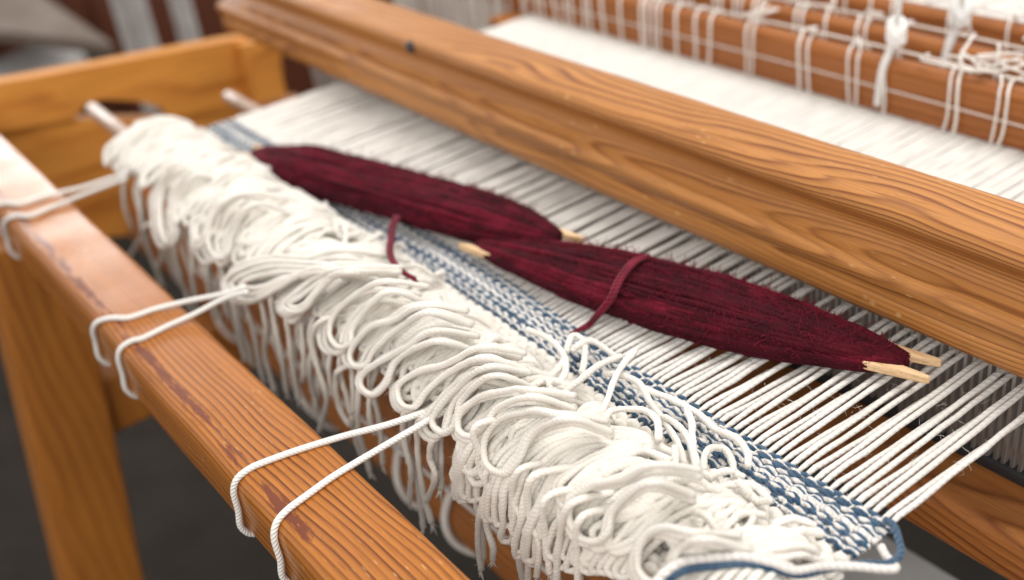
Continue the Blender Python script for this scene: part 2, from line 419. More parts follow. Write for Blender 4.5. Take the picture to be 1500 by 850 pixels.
# ---------------------------------------------------------------- woven rug: warp, weft band, rya pile
rug = thing("woven_rug", "half woven rug of white threads with shaggy white pile and a blue band", "rug", (-1.6, .72, 0))
wx = [XL + i * pitch + random.uniform(-.0008, .0008) - (.0012 if i % 2 else 0) for i in range(NW)]
for i in range(NW):
    low = (i % 3 == 1) or random.random() < .12
    zr = ((-.022 if wx[i] > -1.05 else -.004) if low else .006) + (random.uniform(-.005, .005) if wx[i] > -1.1 else random.uniform(-.0015, .0015))
    sh = random.uniform(-.0008, .0008)
    bw = float(bow(wx[i])); C = [(wx[i], .63, -.004), (wx[i], .78, -.003), (wx[i], .885 + bw, -.003), (wx[i], .908 + bw, .001)]
    for y in (1.0, 1.1, 1.2, 1.266): C.append((wx[i] + sh * (y - .9) * 3, y, zr * (y - .9) / .366))
    for y in (1.5, 1.8, 1.95): C.append((wx[i] + random.uniform(-.001, .001), y, 0))
    C += [(wx[i], 2.5, random.uniform(-.004, .004)), (wx[i], 3.0, 0.0), (wx[i], 3.8, .02)]
    P = spline(C, 90)
    P += rng.normal(0, .0004, P.shape)
    rr = np.interp(P[:, 1] - bw, [.885, .91, 1.28, 1.4], [.0028, np.interp(wx[i], [-1.7, -.95], [.0052, .0041]), np.interp(wx[i], [-1.7, -.95], [.0056, .0043]), .0056]) * (1 + .05 * np.sin(np.arange(90) * 1.7 + i) + rng.normal(0, .03, 90))
    mb = MB(); tube(mb, P, rr, 8); mb.build("warp_thread", M_warp, rug)

def weft(y, parity, amp, rad, mat, x1=XR, x0=XL, wav=.0015, group=1):
    xs = []; zs = []
    ph = random.random() * 6
    n = int(NW * 5)
    X_ = np.linspace(x0 - .004, x1 + .006, n)
    t = (X_ - x0) / (pitch * group)
    zz = amp * np.cos(math.pi * (t + parity))
    yy = y + bow(X_) + wav * np.sin(X_ * 14 + ph) + wav * .5 * np.sin(X_ * 41 + ph) + .0011 * np.sin(math.pi * t + ph) + rng.normal(0, .0005, n)
    rr = rad * (1 + .08 * np.sin(math.pi * (t + parity)) ** 2 + rng.normal(0, .04, n))
    mb = MB(); tube(mb, np.stack([X_, yy, zz], 1), rr, 7); return mb.build("weft_row", mat, rug)
seq = "BWBWBBWBWWBWBWBBWB"
yb = .8235
for i, c in enumerate(seq):
    weft(yb + i * .00425, i % 2 + (random.choice((0, 0, 0, 1)) + random.uniform(-.12, .12)), .0027 if c == 'W' else .0029, .0034 if c == 'W' else .0032, M_wblue if c == 'B' else M_wwhite, group=1)
for i in range(14):
    weft(.632 + i * .0132, i % 2, .008, .0088, M_pile, wav=.003)

# pile: hairpin loops laid over the mound and hanging over its front
MC = spline([(0, .800, .004), (0, .775, .012), (0, .742, .026), (0, .70, .036), (0, .655, .032), (0, .622, .008), (0, .604, -.03), (0, .594, -.10), (0, .590, -.18), (0, .588, -.26), (0, .586, -.36), (0, .584, -.46)], 200)[:, 1:]
ML = np.concatenate([[0], np.cumsum(np.linalg.norm(np.diff(MC, axis=0), axis=1))])
MN = np.gradient(MC, axis=0); MN = np.stack([MN[:, 1], -MN[:, 0]], 1); MN /= np.linalg.norm(MN, axis=1)[:, None]
if MN[60][1] < 0: MN = -MN
def mound(s, off):
    y = np.interp(s, ML, MC[:, 0]) + np.interp(s, ML, MN[:, 0]) * off
    z = np.interp(s, ML, MC[:, 1]) + np.interp(s, ML, MN[:, 1]) * off
    return y, z
RP = .0051
loop_count = 0; near_loops = []
loop_mass = MB()
def add_loop(P, rad=RP, name="pile_loop", sides=8, n=None):
    global loop_count
    P = spline(P, n or max(24, int(len(P) * 6)))
    P = P + rng.normal(0, .0003, P.shape)
    P[:, 1] += bow(P[:, 0]) * np.clip((P[:, 1] - .60) / .17, 0, 1.15)
    rr = rad * (1 + .06 * np.sin(np.arange(len(P)) * .7 + random.random() * 6) + .07 * np.sin(np.arange(len(P)) * .16 + random.random() * 6))
    if P[:, 0].mean() > -1.9: near_loops.append(P)
    if loop_count < 290:
        loop_count += 1
        mb = MB(); tube(mb, P, rr, sides); mb.build(name, M_pile, rug)
    else:
        tube(loop_mass, P, rr, sides)

def features():
    """single loops and strands that can be told apart: big eyes along the front, curls on top"""
    eyes = [
        [(816, 613), (772, 606), (727, 618), (705, 647), (707, 682), (732, 697), (752, 682), (777, 637), (826, 618)],
        [(757, 580), (732, 578), (688, 588), (660, 613), (660, 637), (678, 645), (698, 628), (717, 603), (760, 590)],
        [(950, 690), (910, 707), (865, 716), (836, 736), (828, 761), (841, 790), (865, 800), (885, 786), (895, 751), (945, 715)],
        [(620, 490), (589, 510), (554, 529), (525, 548), (520, 568), (539, 581), (559, 563), (574, 529), (625, 505)],
        [(600, 455), (564, 474), (530, 484), (505, 514), (505, 536), (525, 539), (539, 514), (574, 484), (610, 465)],
        [(690, 520), (648, 539), (599, 553), (574, 573), (579, 598), (599, 603), (618, 578), (648, 553), (695, 535)],
        [(690, 550), (653, 578), (623, 613), (621, 632), (638, 642), (653, 627), (663, 593), (700, 562)],
        [(480, 385), (440, 390), (390, 387), (345, 397), (328, 415), (338, 435), (365, 440), (400, 425), (435, 402), (480, 395)],
        [(475, 395), (440, 400), (395, 396), (355, 405), (342, 418), (352, 430), (380, 428), (410, 412), (440, 408), (475, 402)],
        [(500, 395), (459, 411), (425, 436), (408, 452), (420, 460), (440, 456), (455, 440), (462, 418), (500, 402)],
        [(540, 430), (505, 445), (478, 470), (472, 500), (485, 518), (502, 512), (508, 485), (545, 445)],
        [(1000, 790), (960, 780), (930, 800), (925, 840), (950, 862), (975, 840), (985, 812), (1020, 800)],
        [(330, 300), (300, 320), (290, 360), (300, 385), (318, 382), (325, 350), (345, 315)],
        [(250, 250), (230, 280), (228, 330), (240, 360), (252, 340), (252, 300), (268, 260)],
    ]
    for E_ in eyes:
        for q in range(3):
            off = np.array([random.uniform(-7, 7) + q * 5, random.uniform(-4, 4) - q * 3])
            y0 = .590 - .008 * q
            P = [at_slope(np.array(p) + off * (1 if 0 < i < len(E_) - 1 else 1.5), y0) for i, p in enumerate(E_)]
            P = [P[0] + np.array([.015, .06, -.035])] + P + [P[-1] + np.array([.015, .055, -.045])]
            add_loop(P, n=70)
    for E_ in ([(470, 392), (440, 390), (390, 387), (345, 399), (326, 418), (340, 438), (368, 442), (402, 426), (438, 404), (470, 396)],
               [(470, 396), (440, 396), (392, 394), (352, 406), (336, 419), (348, 431), (372, 434), (402, 419), (440, 402), (470, 398)],
               [(468, 400), (440, 402), (398, 402), (362, 411), (350, 420), (360, 425), (380, 424), (408, 412), (440, 406), (468, 402)],
               [(505, 398), (462, 408), (430, 432), (412, 450), (424, 460), (444, 454), (458, 434), (480, 412), (505, 402)],
               [(505, 402), (468, 414), (438, 436), (420, 448), (430, 454), (446, 446), (460, 428), (482, 410), (505, 404)]):
        for q in range(2):                                                     # the bunch the middle cord pulls out into a bow
            P = [at_slope((px + q * 4, py - q * 3), .566 - .008 * q) for px, py in E_]
            P = [P[0] + np.array([.015, .07, -.03])] + P + [P[-1] + np.array([.015, .07, -.03])]
            add_loop(P, n=70)
    curls = [
        ([(927, 515), (901, 548), (887, 588), (878, 616), (894, 640), (941, 659), (983, 675)], .045),
        ([(905, 524), (871, 539), (842, 562), (815, 585)], .05),
        ([(820, 522), (824, 508), (831, 496), (847, 506), (849, 527), (847, 550)], .035),
        ([(880, 550), (901, 551), (932, 562), (951, 591), (969, 614), (993, 649), (1002, 680)], .03),
        ([(925, 566), (951, 574), (988, 588), (1023, 607), (1047, 628), (1078, 642), (1094, 661), (1096, 684)], .026),
        ([(828, 520), (838, 511), (859, 504), (887, 520), (900, 530)], .03),
        ([(1030, 690), (1032, 668), (1042, 657), (1060, 658), (1072, 675), (1076, 702)], .022),
        ([(900, 640), (887, 625), (889, 608), (905, 601), (941, 602), (962, 616), (965, 645)], .045),
        ([(1004, 600), (1013, 618), (1014, 640), (1018, 668), (1030, 690)], .024),
        ([(965, 612), (979, 614), (1000, 631), (1012, 654), (1019, 690)], .028),
        ([(760, 490), (790, 500), (815, 520), (822, 548), (810, 570)], .045),
        ([(1090, 740), (1060, 735), (1030, 745), (1015, 770), (1020, 800)], .045),
        ([(1120, 755), (1090, 752), (1062, 765), (1052, 800)], .04),
        ([(1075, 765), (1085, 790), (1098, 820)], .04), ([(1060, 765), (1070, 790), (1080, 822)], .042), ([(1100, 768), (1110, 795), (1120, 822)], .036),
        ([(1195, 770), (1160, 760), (1130, 775), (1118, 805)], .034), ([(1205, 782), (1170, 778), (1140, 790), (1132, 815)], .034),
        ([(1045, 700), (1015, 690), (985, 700), (975, 725), (990, 745)], .04),
        ([(1090, 700), (1065, 690), (1035, 702), (1015, 730)], .032),
        ([(1130, 735), (1105, 712), (1070, 710), (1045, 722)], .03),
    ]
    for C_, z in curls:
        add_loop([at(p, z + .006 * math.sin(i * 1.3)) for i, p in enumerate(C_)], n=44)
    tails = [
        [(696, 625), (700, 660), (703, 690), (718, 715), (706, 740), (700, 785), (704, 835)],
        [(714, 690), (716, 730), (712, 765), (722, 800), (722, 820)],
        [(470, 470), (458, 500), (466, 540), (478, 580), (474, 610), (468, 628)],
        [(500, 540), (492, 560), (496, 595), (512, 622), (516, 610)],
        [(345, 430), (350, 470), (352, 500), (358, 522)],
        [(385, 430), (390, 480), (388, 520), (402, 572)], [(400, 425), (402, 470), (412, 520), (420, 575)], [(422, 440), (424, 500), (430, 545), (437, 585)],
        [(598, 600), (592, 640), (602, 690), (600, 735)], [(618, 610), (612, 660), (620, 720), (632, 765)], [(640, 640), (630, 670), (638, 700), (622, 740)],
        [(760, 690), (752, 730), (768, 770), (772, 810)], [(780, 700), (775, 750), (790, 800), (786, 845)],
        [(835, 740), (820, 790), (815, 850), (812, 900)], [(850, 760), (845, 810), (848, 870)], [(800, 730), (798, 780), (806, 840)],
        [(215, 330), (205, 350), (190, 375)], [(240, 350), (238, 372), (230, 395)],
    ]
    for t_ in tails:
        P = [at_slope(p, .588, .06) for p in t_]
        P = [P[0] + np.array([.01, .06, -.01])] + P
        add_loop(P, n=46)
        # cut end frays into a small brush
        e = P[-1]; tang = P[-1] - P[-2]; tang /= np.linalg.norm(tang)
        for q in range(5):
            dirn = tang + rng.normal(0, .3, 3)
            tube(loop_mass, [e - tang * .004, e + dirn * .008, e + dirn * .016 + rng.normal(0, .002, 3)], [.0016, .0013, .0005], 5)
features()

RPB = .0053
def bundle(xk, s0, L, drift, nl, lay, sep_end, fan=.0106, lift0=.022, eye=False):
    """a tuft: strands leave one knot close together, fan out side by side, arch over and turn back in a hairpin"""
    wv = random.uniform(0, 6); kk = random.uniform(7, 12); ang = random.uniform(-.12, .12)
    for j in range(nl):
        q = (j - (nl - 1) / 2)
        l_ = L * random.uniform(.86, 1.06)
        nn = 8
        t = np.linspace(0, 1, nn)
        s = s0 + random.uniform(-.006, .006) + t * l_
        se = sep_end * random.uniform(.6, 1.3)
        lift = lift0 * random.uniform(.85, 1.1) * (1 - .35 * (2 * q / max(nl, 2)) ** 2)
        jx = xk + q * fan * (.35 + .75 * np.minimum(t * 1.8, 1)) + random.uniform(-.002, .002) * t
        dx = drift / kk * (1 - np.exp(-kk * (s - s0))) * (1 + random.uniform(-.08, .08)) + ang * np.maximum(0, s - .22)
        wob = .005 * np.sin(s * 22 + wv + j * .2) + .002 * np.sin(s * 55 + wv * 2 + j * .9)
        off1 = lay + lift * np.sin(np.minimum(t * 1.25, 1) * math.pi * .9) + .004 * np.sin(t * 8 + wv) * t + .002 * np.sin(t * 7 + j)
        off1 = off1 * np.clip(t * 6 + .1, 0, 1)
        se_t = se * t ** 2
        y1, z1 = mound(s, off1)
        A = np.stack([jx + dx + wob - se_t / 2, y1, z1], 1)
        y2, z2 = mound(s, np.maximum(off1 - (.002 if eye else .0095), .001) + random.uniform(-.001, .001) * t)
        B = np.stack([jx + dx + wob + se_t / 2 + .004, y2, z2], 1)
        ye, ze = mound(np.array([s[-1] + se * .45]), np.array([off1[-1] - .002]))
        E_ = np.array([[jx[-1] + dx[-1] + wob[-1], ye[0], ze[0]]])
        add_loop(np.vstack([A, E_, B[::-1]]), n=60, sides=8, rad=RPB * random.uniform(.93, 1.06))

# from the near end to the far one, so that the single parts are spent where they show largest
x = XR - .03
while x > XL + .03:
    far = x < -1.75; fl_ = 1.5 if far else 1.0
    nl = random.randint(6, 10)
    near = x > -1.02
    # combed arches that run over the front
    bundle(x, random.uniform(.035, .08), (random.uniform(.17, .25) if near else random.uniform(.10, .15)), random.uniform(-1.3, -.3) if not far else random.uniform(-.5, .2), nl, .010 * fl_, random.uniform(.006, .020), lift0=random.uniform(.014, .030) * fl_ * (.7 if x > -.85 else 1))
    # a few wide open loops lying on them
    bundle(x + random.uniform(-.04, .04), random.uniform(.06, .10), random.uniform(.08, .13), random.uniform(-.9, .3), random.randint(2, 3), .018 * fl_, random.uniform(.028, .055), lift0=.012 * fl_, eye=True)
    # shorter tufts behind them
    xx = min(x + random.uniform(.0, .05), XR - .03)
    bundle(xx, random.uniform(.008, .030), random.uniform(.08, .13), random.uniform(-1.3, .4), random.randint(4, 6), .010 * fl_, random.uniform(.010, .034), lift0=random.uniform(.008, .018) * fl_, eye=random.random() < .4)
    if far: bundle(x + random.uniform(-.03, .03), random.uniform(.02, .06), random.uniform(.10, .15), random.uniform(-.6, .3), 6, .018, random.uniform(.010, .03), lift0=.03)
    x -= nl * .0106 * random.uniform(.95, 1.15)
for x in np.linspace(XL + .03, XR - .03, 44):                                   # under layer that closes the gaps
    bundle(x + random.uniform(-.02, .02), .04 + random.uniform(0, .03), random.uniform(.08, .13), random.uniform(-.4, .2), 3, .002, random.uniform(.004, .02), .011, lift0=.004)
for x in np.linspace(XL + .04, XR - .04, 34):                                  # cut ends hanging below the pile, in loose groups
    if random.random() < .3: continue
    for q in range(random.randint(1, 3)):
        L_ = random.uniform(.30, .48) if x < -.9 else random.uniform(.3, .42); xx = x + random.uniform(-.025, .025); ph = random.random() * 6
        s = np.linspace(.13, L_, 9); y, z = mound(s, random.uniform(-.014, .004)); sw = random.uniform(-.10, .10)
        P = np.stack([xx + .007 * np.sin(s * 24 + ph) + sw * (s - .16), y + .005 * np.sin(s * 30 + ph), z], 1)
        add_loop(P, n=40)
        e = P[-1]; tang = P[-1] - P[-2]; tang /= np.linalg.norm(tang)
        for q2 in range(3):
            dirn = tang + rng.normal(0, .25, 3)
            tube(loop_mass, [e - tang * .004, e + dirn * .008, e + dirn * .016 + rng.normal(0, .002, 3)], [.0030, .0024, .0010], 5)
for q in range(26):                                                            # loose curls on top of the pile
    x = random.uniform(XL + .1, XR - .05); s = random.uniform(.03, .13); a0 = random.random() * 6.28; L_ = random.uniform(.05, .11); cv = random.uniform(-26, 26)
    P = []; px_, s_ = x, s
    for i in range(6):
        y, z = mound(np.array([min(max(.015, s_), .2)]), np.array([.028 + .008 * math.sin(i * 1.1 + q)]))
        P.append((px_, y[0], z[0])); a0 += cv * L_ / 5; px_ += math.cos(a0) * L_ / 5; s_ += math.sin(a0) * L_ / 5
    if max(p[0] for p in P) < XR: add_loop(P, n=36)
o = loop_mass.build("pile_mass", M_pile, rug, kind="stuff")

# weft ends left hanging from the right selvage: one white, one blue, running forward to the left
mb = MB(); tube(mb, spline([at((1296, 762), .012), at((1309, 770), .014), at((1316, 790), .01), at((1319, 812), .012), at((1300, 826), .016), at((1262, 826), .022), at((1210, 834), .03), at((1170, 842), .046), at((1130, 833), .060), at((1090, 826), .068), at((1050, 829), .070), at((1010, 834), .070), at((985, 845), .066), at((966, 862), .056)], 110), .0050, 8)
mb.build("weft_end", M_wblue, rug, label="blue yarn end hanging loose from the selvage")
mb = MB(); tube(mb, spline([at((1290, 800), .006), at((1298, 815), .004), at((1312, 832), .012), at((1292, 834), .018), at((1250, 830), .026), at((1205, 830), .036), at((1165, 836), .052), at((1128, 824), .066), at((1090, 816), .074), at((1050, 817), .076), at((1005, 822), .076), at((978, 836), .072), at((958, 856), .062)], 110), .0056, 8)
mb.build("weft_end", M_wwhite, rug, label="white yarn end hanging loose beside the blue one")
# loose cotton fibre along the near warp
mb = MB()
for q in range(800):
    i = random.randint(80, NW - 1); y = random.uniform(.82, 1.2)
    b = np.array([wx[i] + random.uniform(-.004, .004), y, .004 + random.uniform(-.008, .003) - (.02 * (y - .9) if i % 3 == 1 else 0)])
    dr = rng.normal(0, 1, 3); dr /= np.linalg.norm(dr); l_ = random.uniform(.006, .018)
    tube(mb, [b, b + dr * l_ * .5 + rng.normal(0, .0015, 3), b + dr * l_ + rng.normal(0, .003, 3)], [.00026, .0002, .0001], 3, caps=False)
for q in range(5200):                                                          # and on the pile
    P = near_loops[random.randrange(len(near_loops))]; b = P[random.randrange(len(P))] + rng.normal(0, .0026, 3)
    dr = rng.normal(0, 1, 3); dr /= np.linalg.norm(dr); l_ = random.uniform(.006, .017)
    tube(mb, [b, b + dr * l_ * .5 + rng.normal(0, .0016, 3), b + dr * l_ + rng.normal(0, .003, 3)], [.0003, .00024, .0001], 3, caps=False)
mb.build("cotton_lint", M_lint, rug, kind="stuff")

# ---------------------------------------------------------------- stick shuttles
def shuttle(pL, pR, halfw, halft, zc, label, tail, seed, tap=.47):
    rs = np.random.default_rng(seed); rd = random.Random(seed)
    a = np.array(pL); b = np.array(pR); ax = (b - a)[:2]; L = np.linalg.norm(ax); ax = ax / L; nv = np.array([-ax[1], ax[0]])
    root = thing("stick_shuttle", label, "shuttle", ((a[0] + b[0]) / 2, (a[1] + b[1]) / 2, .006), "stick shuttles lying on the warp")
    def W(u, v, z): p = a[:2] + ax * u + nv * v; return (p[0], p[1], z)
    # flat stick with a V notch cut in both ends
    hw = halfw * .50; n1 = .072
    out = [(n1, 0), (n1 * .8, .012), (.018, .017), (.003, .020), (0, .0235), (.008, .027), (.045, .030), (.13, hw), (L - .13, hw), (L - .045, .030), (L - .008, .027), (L, .0235), (L - .003, .020), (L - .018, .017), (L - n1 * .8, .012), (L - n1, 0)]
    outline = out + [(u, -v) for u, v in out[::-1][1:-1]]
    m = len(outline); zt = zc + .007; zb = zc - .007
    bm_ = bmesh.new()
    vt = [bm_.verts.new(Vector(W(u, v, zt)) * S) for u, v in outline]; vb = [bm_.verts.new(Vector(W(u, v, zb)) * S) for u, v in outline]
    bm_.faces.new(vt); bm_.faces.new(vb[::-1])
    for i in range(m): bm_.faces.new((vt[i], vb[i], vb[(i + 1) % m], vt[(i + 1) % m]))
    bmesh.ops.recalc_face_normals(bm_, faces=bm_.faces[:])
    bmesh.ops.triangulate(bm_, faces=[fc for fc in bm_.faces if len(fc.verts) > 4])
    me = bpy.data.meshes.new("stick"); bm_.to_mesh(me); bm_.free(); me.materials.append(M_stick)
    st = bpy.data.objects.new("stick", me); COL.objects.link(st); adopt(st, root)
    bv = st.modifiers.new("edge", 'BEVEL'); bv.width = .0014; bv.segments = 2; bv.limit_method = 'ANGLE'; bv.angle_limit = math.radians(50)
    # yarn wound lengthwise from notch to notch
    mb = MB(); us = np.linspace(.0, 1, 34)
    def winding(phi, k, rad, mbx):
        u0 = n1 * rd.uniform(.45, .95); u1 = L - n1 * rd.uniform(.6, 1.0)
        u = u0 + (u1 - u0) * us
        e = np.clip(np.minimum(us, 1 - us) / tap, 0, 1)
        g = .20 + .80 * np.sin(e * math.pi / 2) ** .84                # width
        h = .18 + .82 * np.sin(e * math.pi / 2) ** .8     # thickness
        wob = .07 * np.sin(us * rd.uniform(5, 11) + rd.random() * 6) + .03 * np.sin(us * rd.uniform(18, 34) + rd.random() * 6)
        c = math.cos(phi); s_ = math.sin(phi)
        v = halfw * g * np.sign(c) * abs(c) ** .85 * (k + wob * .5)
        z = zc + halft * h * s_ * (k + wob); v = v + halfw * .10 * np.sin(us * math.pi) * rd.uniform(-1, 1) * np.linspace(-1, 1, 34)
        P = np.array([W(uu, vv, max(zz, .004)) for uu, vv, zz in zip(u, v, z)]) + rs.normal(0, .0004, (34, 3))
        tube(mbx, P, rad * (1 + .12 * np.sin(us * 40 + phi * 7)), 6)
    N = 74; mbs = [mb, MB(), MB()]
    for i in range(N):
        winding(i / N * 2 * math.pi + rd.uniform(-.05, .05), rd.uniform(.84, 1.0), rd.uniform(.0055, .0085), mbs[rd.choice((0, 0, 0, 1, 2))])
    for i in range(84):
        winding(rd.uniform(-.2, math.pi + .2), rd.uniform(.96, 1.06), rd.uniform(.0026, .006), mbs[rd.choice((0, 0, 1, 2, 2))])
    for m_, mat_ in zip(mbs, (M_red, M_red2, M_red3)):
        if m_.v: m_.build("yarn_winding", mat_, root, kind="stuff")
    mb = MB(); tube(mb, spline(tail, 40), np.linspace(.0054, .0034, 40), 7)
    q = np.array(tail) + np.array([.006, .003, .001]); tube(mb, spline(q[:-1], 36), np.linspace(.0050, .0028, 36), 7)
    mb.build("yarn_end", M_redt, root)
    mb = MB()
    for i in range(3600):
        u = rd.random(); e = min(u, 1 - u) / tap; g = .20 + .80 * math.sin(min(1, e) * math.pi / 2) ** .84; h = .18 + .82 * math.sin(min(1, e) * math.pi / 2) ** .8
        phi = rd.uniform(-.3, math.pi + .3); c = math.cos(phi)
        b0 = np.array(W(n1 + (L - 2 * n1) * u, halfw * g * np.sign(c) * abs(c) ** .85, max(.006, zc + halft * h * math.sin(phi))))
        dr = rs.normal(0, 1, 3) + np.array([ax[0], ax[1], 0]) * rd.uniform(-2, 2); dr[2] = abs(dr[2]) * .6; dr /= np.linalg.norm(dr); l_ = rd.uniform(.008, .026)
        tube(mb, [b0, b0 + dr * l_ * .5 + rs.normal(0, .002, 3), b0 + dr * l_ + rs.normal(0, .005, 3)], [.0009, .0008, .0004], 3, caps=False)
    mb.build("wool_fuzz", M_fuzz, root, kind="stuff")
    return root
zc = .030
shuttle(at((683, 352), zc), at((1372, 545), zc), .075, .033, zc, "nearer stick shuttle full of burgundy wool, its notched right tip beside the reed", 
        [at((945, 376), .066), at((925, 385), .082), at((905, 410), .082), at((892, 438), .070), at((876, 458), .045), at((862, 474), .012), at((848, 483), .008), at((836, 489), .008)], 3)
zc = .040
shuttle(at((360, 221), zc), at((845, 360), zc), .066, .033, zc, "farther stick shuttle of burgundy wool, its yarn end hanging over the blue band",
        [at((580, 318), .06), at((573, 332), .06), at((571, 350), .066), at((569, 368), .076), at((575, 385), .084), at((590, 400), .086), at((604, 408), .085), at((612, 415), .082)], 5, .24)

# ---------------------------------------------------------------- rods
def rod(name, p0, p1, rad, label, mat):
    mb = MB(); tube(mb, np.linspace(p0, p1, 12), rad, 14)
    return tag(mb.build(name, mat), label, "rod")
rod("tie_rod", (-3.04, .702, .004), (-.63, .672, -.016), .019, "pale round rod buried in the fringe, its left end poking into the rail slot", M_rod)
rod("lease_stick", (-2.88, 1.030, -.028), (-2.0, 1.030, -.030), .018, "thin pale stick under the left edge of the white warp", M_rod)

# ---------------------------------------------------------------- tie cords round the breast beam
def tie(A, B, knot, label):
    root = thing("lashing", label, "cord", at(knot, .0), "white cords tied round the front beam")
    for path in (A, B):
        P = []
        for px, kind in path:
            if kind == 't':
                p = at(px, .0055)
                if p[1] > .358: P.append(p)                       # lies on the beam's top
            elif kind in ('e', 'f'):
                if kind == 'f': xf = at_y(px, .3165)[0]
            else: P.append(at(px, kind))
        xt = P[-1][0]                                                      # over the rounded edge and down the front face
        for q_, yy_, zz_ in ((.35, .347, .0036), (.6, .3270, -.0044), (.8, .3172, -.024), (1, .3160, -.060)):
            P.append(np.array([xt + (xf - xt) * q_, yy_, zz_]))
        last = P[-1]
        P.append(np.array([last[0] - .004, .3145, -.100])); P.append(np.array([last[0] - .004, .345, -.1245])); P.append(np.array([last[0], .46, -.1245]))
        mb = MB(); tube(mb, spline(P, 110), .0050, 10); mb.build("strand", M_cord, root)
    return root
tie([((700, 572), .05), ((658, 590), .03), ((575, 620), .014), ((500, 640), 't'), ((435, 660), 't'), ((385, 678), 't'), ((362, 690), 't'), ((348, 708), 'e'), ((345, 725), 'f'), ((350, 748), 'f')],
    [((705, 580), .05), ((660, 598), .03), ((600, 632), .014), ((545, 664), 't'), ((490, 697), 't'), ((448, 727), 't'), ((425, 746), 't'), ((408, 768), 'e'), ((404, 790), 'f'), ((412, 822), 'f')],
    (660, 594), "nearest white cord wrapped round the front beam, pulled from a bunch of pile loops")
tie([((360, 420), .05), ((325, 431), .03), ((280, 440), .012), ((230, 452), 't'), ((190, 465), 't'), ((165, 478), 't'), ((150, 494), 'e'), ((147, 512), 'f'), ((155, 540), 'f')],
    [((362, 428), .05), ((328, 438), .03), ((285, 460), .012), ((245, 478), 't'), ((210, 495), 't'), ((192, 508), 't'), ((178, 528), 'e'), ((178, 546), 'f'), ((190, 575), 'f')],
    (326, 434), "middle white cord round the front beam ending at a large white bow loop")
tie([((185, 255), .03), ((160, 262), .02), ((120, 275), .010), ((70, 286), 't'), ((30, 298), 't'), ((8, 310), 't'), ((0, 322), 'e'), ((-2, 335), 'f'), ((6, 360), 'f')],
    [((185, 262), .03), ((162, 270), .02), ((120, 286), .010), ((80, 302), 't'), ((45, 316), 't'), ((25, 328), 't'), ((12, 342), 'e'), ((12, 358), 'f'), ((25, 385), 'f')],
    (165, 266), "farthest white cord round the blurred left end of the front beam")

# ---------------------------------------------------------------- heddle shafts
hed_i = 0
def shaft(yb, ztop, label, n_right, knots=()):
    root = thing("heddle_shaft", label, "heddle shaft", (-1.9, yb + .025, 0.0), "heddle shafts behind the beater")
    zb = ztop - .118; th = .052
    mb = MB(); prism(mb, round_poly([(yb, zb), (yb + th, zb), (yb + th, ztop), (yb, ztop)], [.01, .01, .018, .02], 5), -3.5, -.25, 'x', 40, .0008); mb.build("bar", M_bar, root)
    xs = np.linspace(-3.5, -.3, 60); mb = MB()
    tube(mb, np.stack([xs, np.full(60, yb - .007), zb + .058 + .004 * np.sin(xs * 3)], 1), .0019, 6); mb.build("shaft_cord", M_hed, root)
    mb = MB(); tube(mb, np.stack([xs, np.full(60, yb + th * .75), ztop + .010 + .004 * np.sin(xs * 4 + 1)], 1), .0030, 6); mb.build("shaft_cord", M_hed, root)
    pos = [-3.42 + .0135 * i + random.uniform(-.004, .004) for i in range(50)]          # unused heddles crowded at the left
    x = -2.72
    while x < -.3:
        pos.append(x)
        if random.random() < .45: pos.append(x + random.uniform(.016, .026))
        x += random.uniform(.045, .085) + (.10 if x > -1.9 else 0) * random.random()
    for x in pos:
        left = x < -2.70
        j = random.uniform(-.012, .012)
        lean = random.uniform(-.035, .02)
        C = [(x + j + lean, yb - .012, -.45 if left else -.06), (x + j * .6, yb - .010, zb + .02), (x, yb - .009, ztop - .03), (x - .004, yb - .003, ztop - .003), (x - .012, yb + .016, ztop + .008),
             (x - .022 + random.uniform(-.01, .01), yb + .038, ztop + .011)]
        if random.random() < .5: C += [(x + random.uniform(-.02, .02), yb + .052, ztop + .018), (x + random.uniform(-.03, .03), yb + .04 + random.uniform(-.05, .03), ztop + random.uniform(.01, .05))]
        else: C += [(x - .02, yb + th + .006, ztop - .01), (x - .018, yb + th + .008, zb)]
        mb = MB(); tube(mb, spline(C, 30), random.uniform(.0029, .0040), 6); mb.build("heddle", M_hed, root)
    for q in range(9):                                                               # loose ties tangled over the bar tops
        x = random.uniform(-2.5, -.9); P = []
        for i in range(5): P.append((x + random.uniform(-.012, .03) * (i + 1), yb + random.uniform(-.004, .14), ztop + random.uniform(.008, .045) + .012 * math.sin(i * 2 + q)))
        mb = MB(); tube(mb, spline(P, 26), random.uniform(.0029, .0040), 6); mb.build("loose_tie", M_hed, root)
    for (kx, ky, kz) in knots:                                                        # pull cord: knot above the bar and cord going up
        P = [(kx - .012, yb - .008, zb + .02), (kx - .006, yb - .007, ztop - .02), (kx, yb + .005, ztop + .02), (kx + .004, yb + .02, kz)]
        mb = MB(); tube(mb, spline(P, 24), .0085, 8); tube(mb, spline([(kx + .004, yb + .02, kz), (kx + .01, yb + .02, kz + .25), (kx + .016, yb + .02, kz + .8)], 20), .006, 8)
        pc = mb.build("pull_cord", M_knot, root)
        mb = MB()
        u = np.linspace(0, 1, 60)
        for q in range(3):
            a_ = u * 6.283 * 1.2 + q * 2.1
            tube(mb, np.stack([kx + .004 + .010 * np.cos(a_), yb + .02 + .010 * np.sin(a_), kz + .020 * np.sin(a_ * .7 + q) ], 1), .012, 7)
        mb.build("knot", M_knot, pc)
    return root
k1 = at_y((1313, 45), 1.94); k2 = at_y((1403, 20), 2.08)
shaft(1.915, .120, "nearest heddle shaft bar, knotted white cord and heddles hooked over its front", 0, [k1])
shaft(2.065, .120, "middle heddle shaft bar between two others, a knotted white pull cord rising from it", 0, [k2])
shaft(2.235, .120, "farthest heddle shaft bar in front of the white warp sheet", 0)

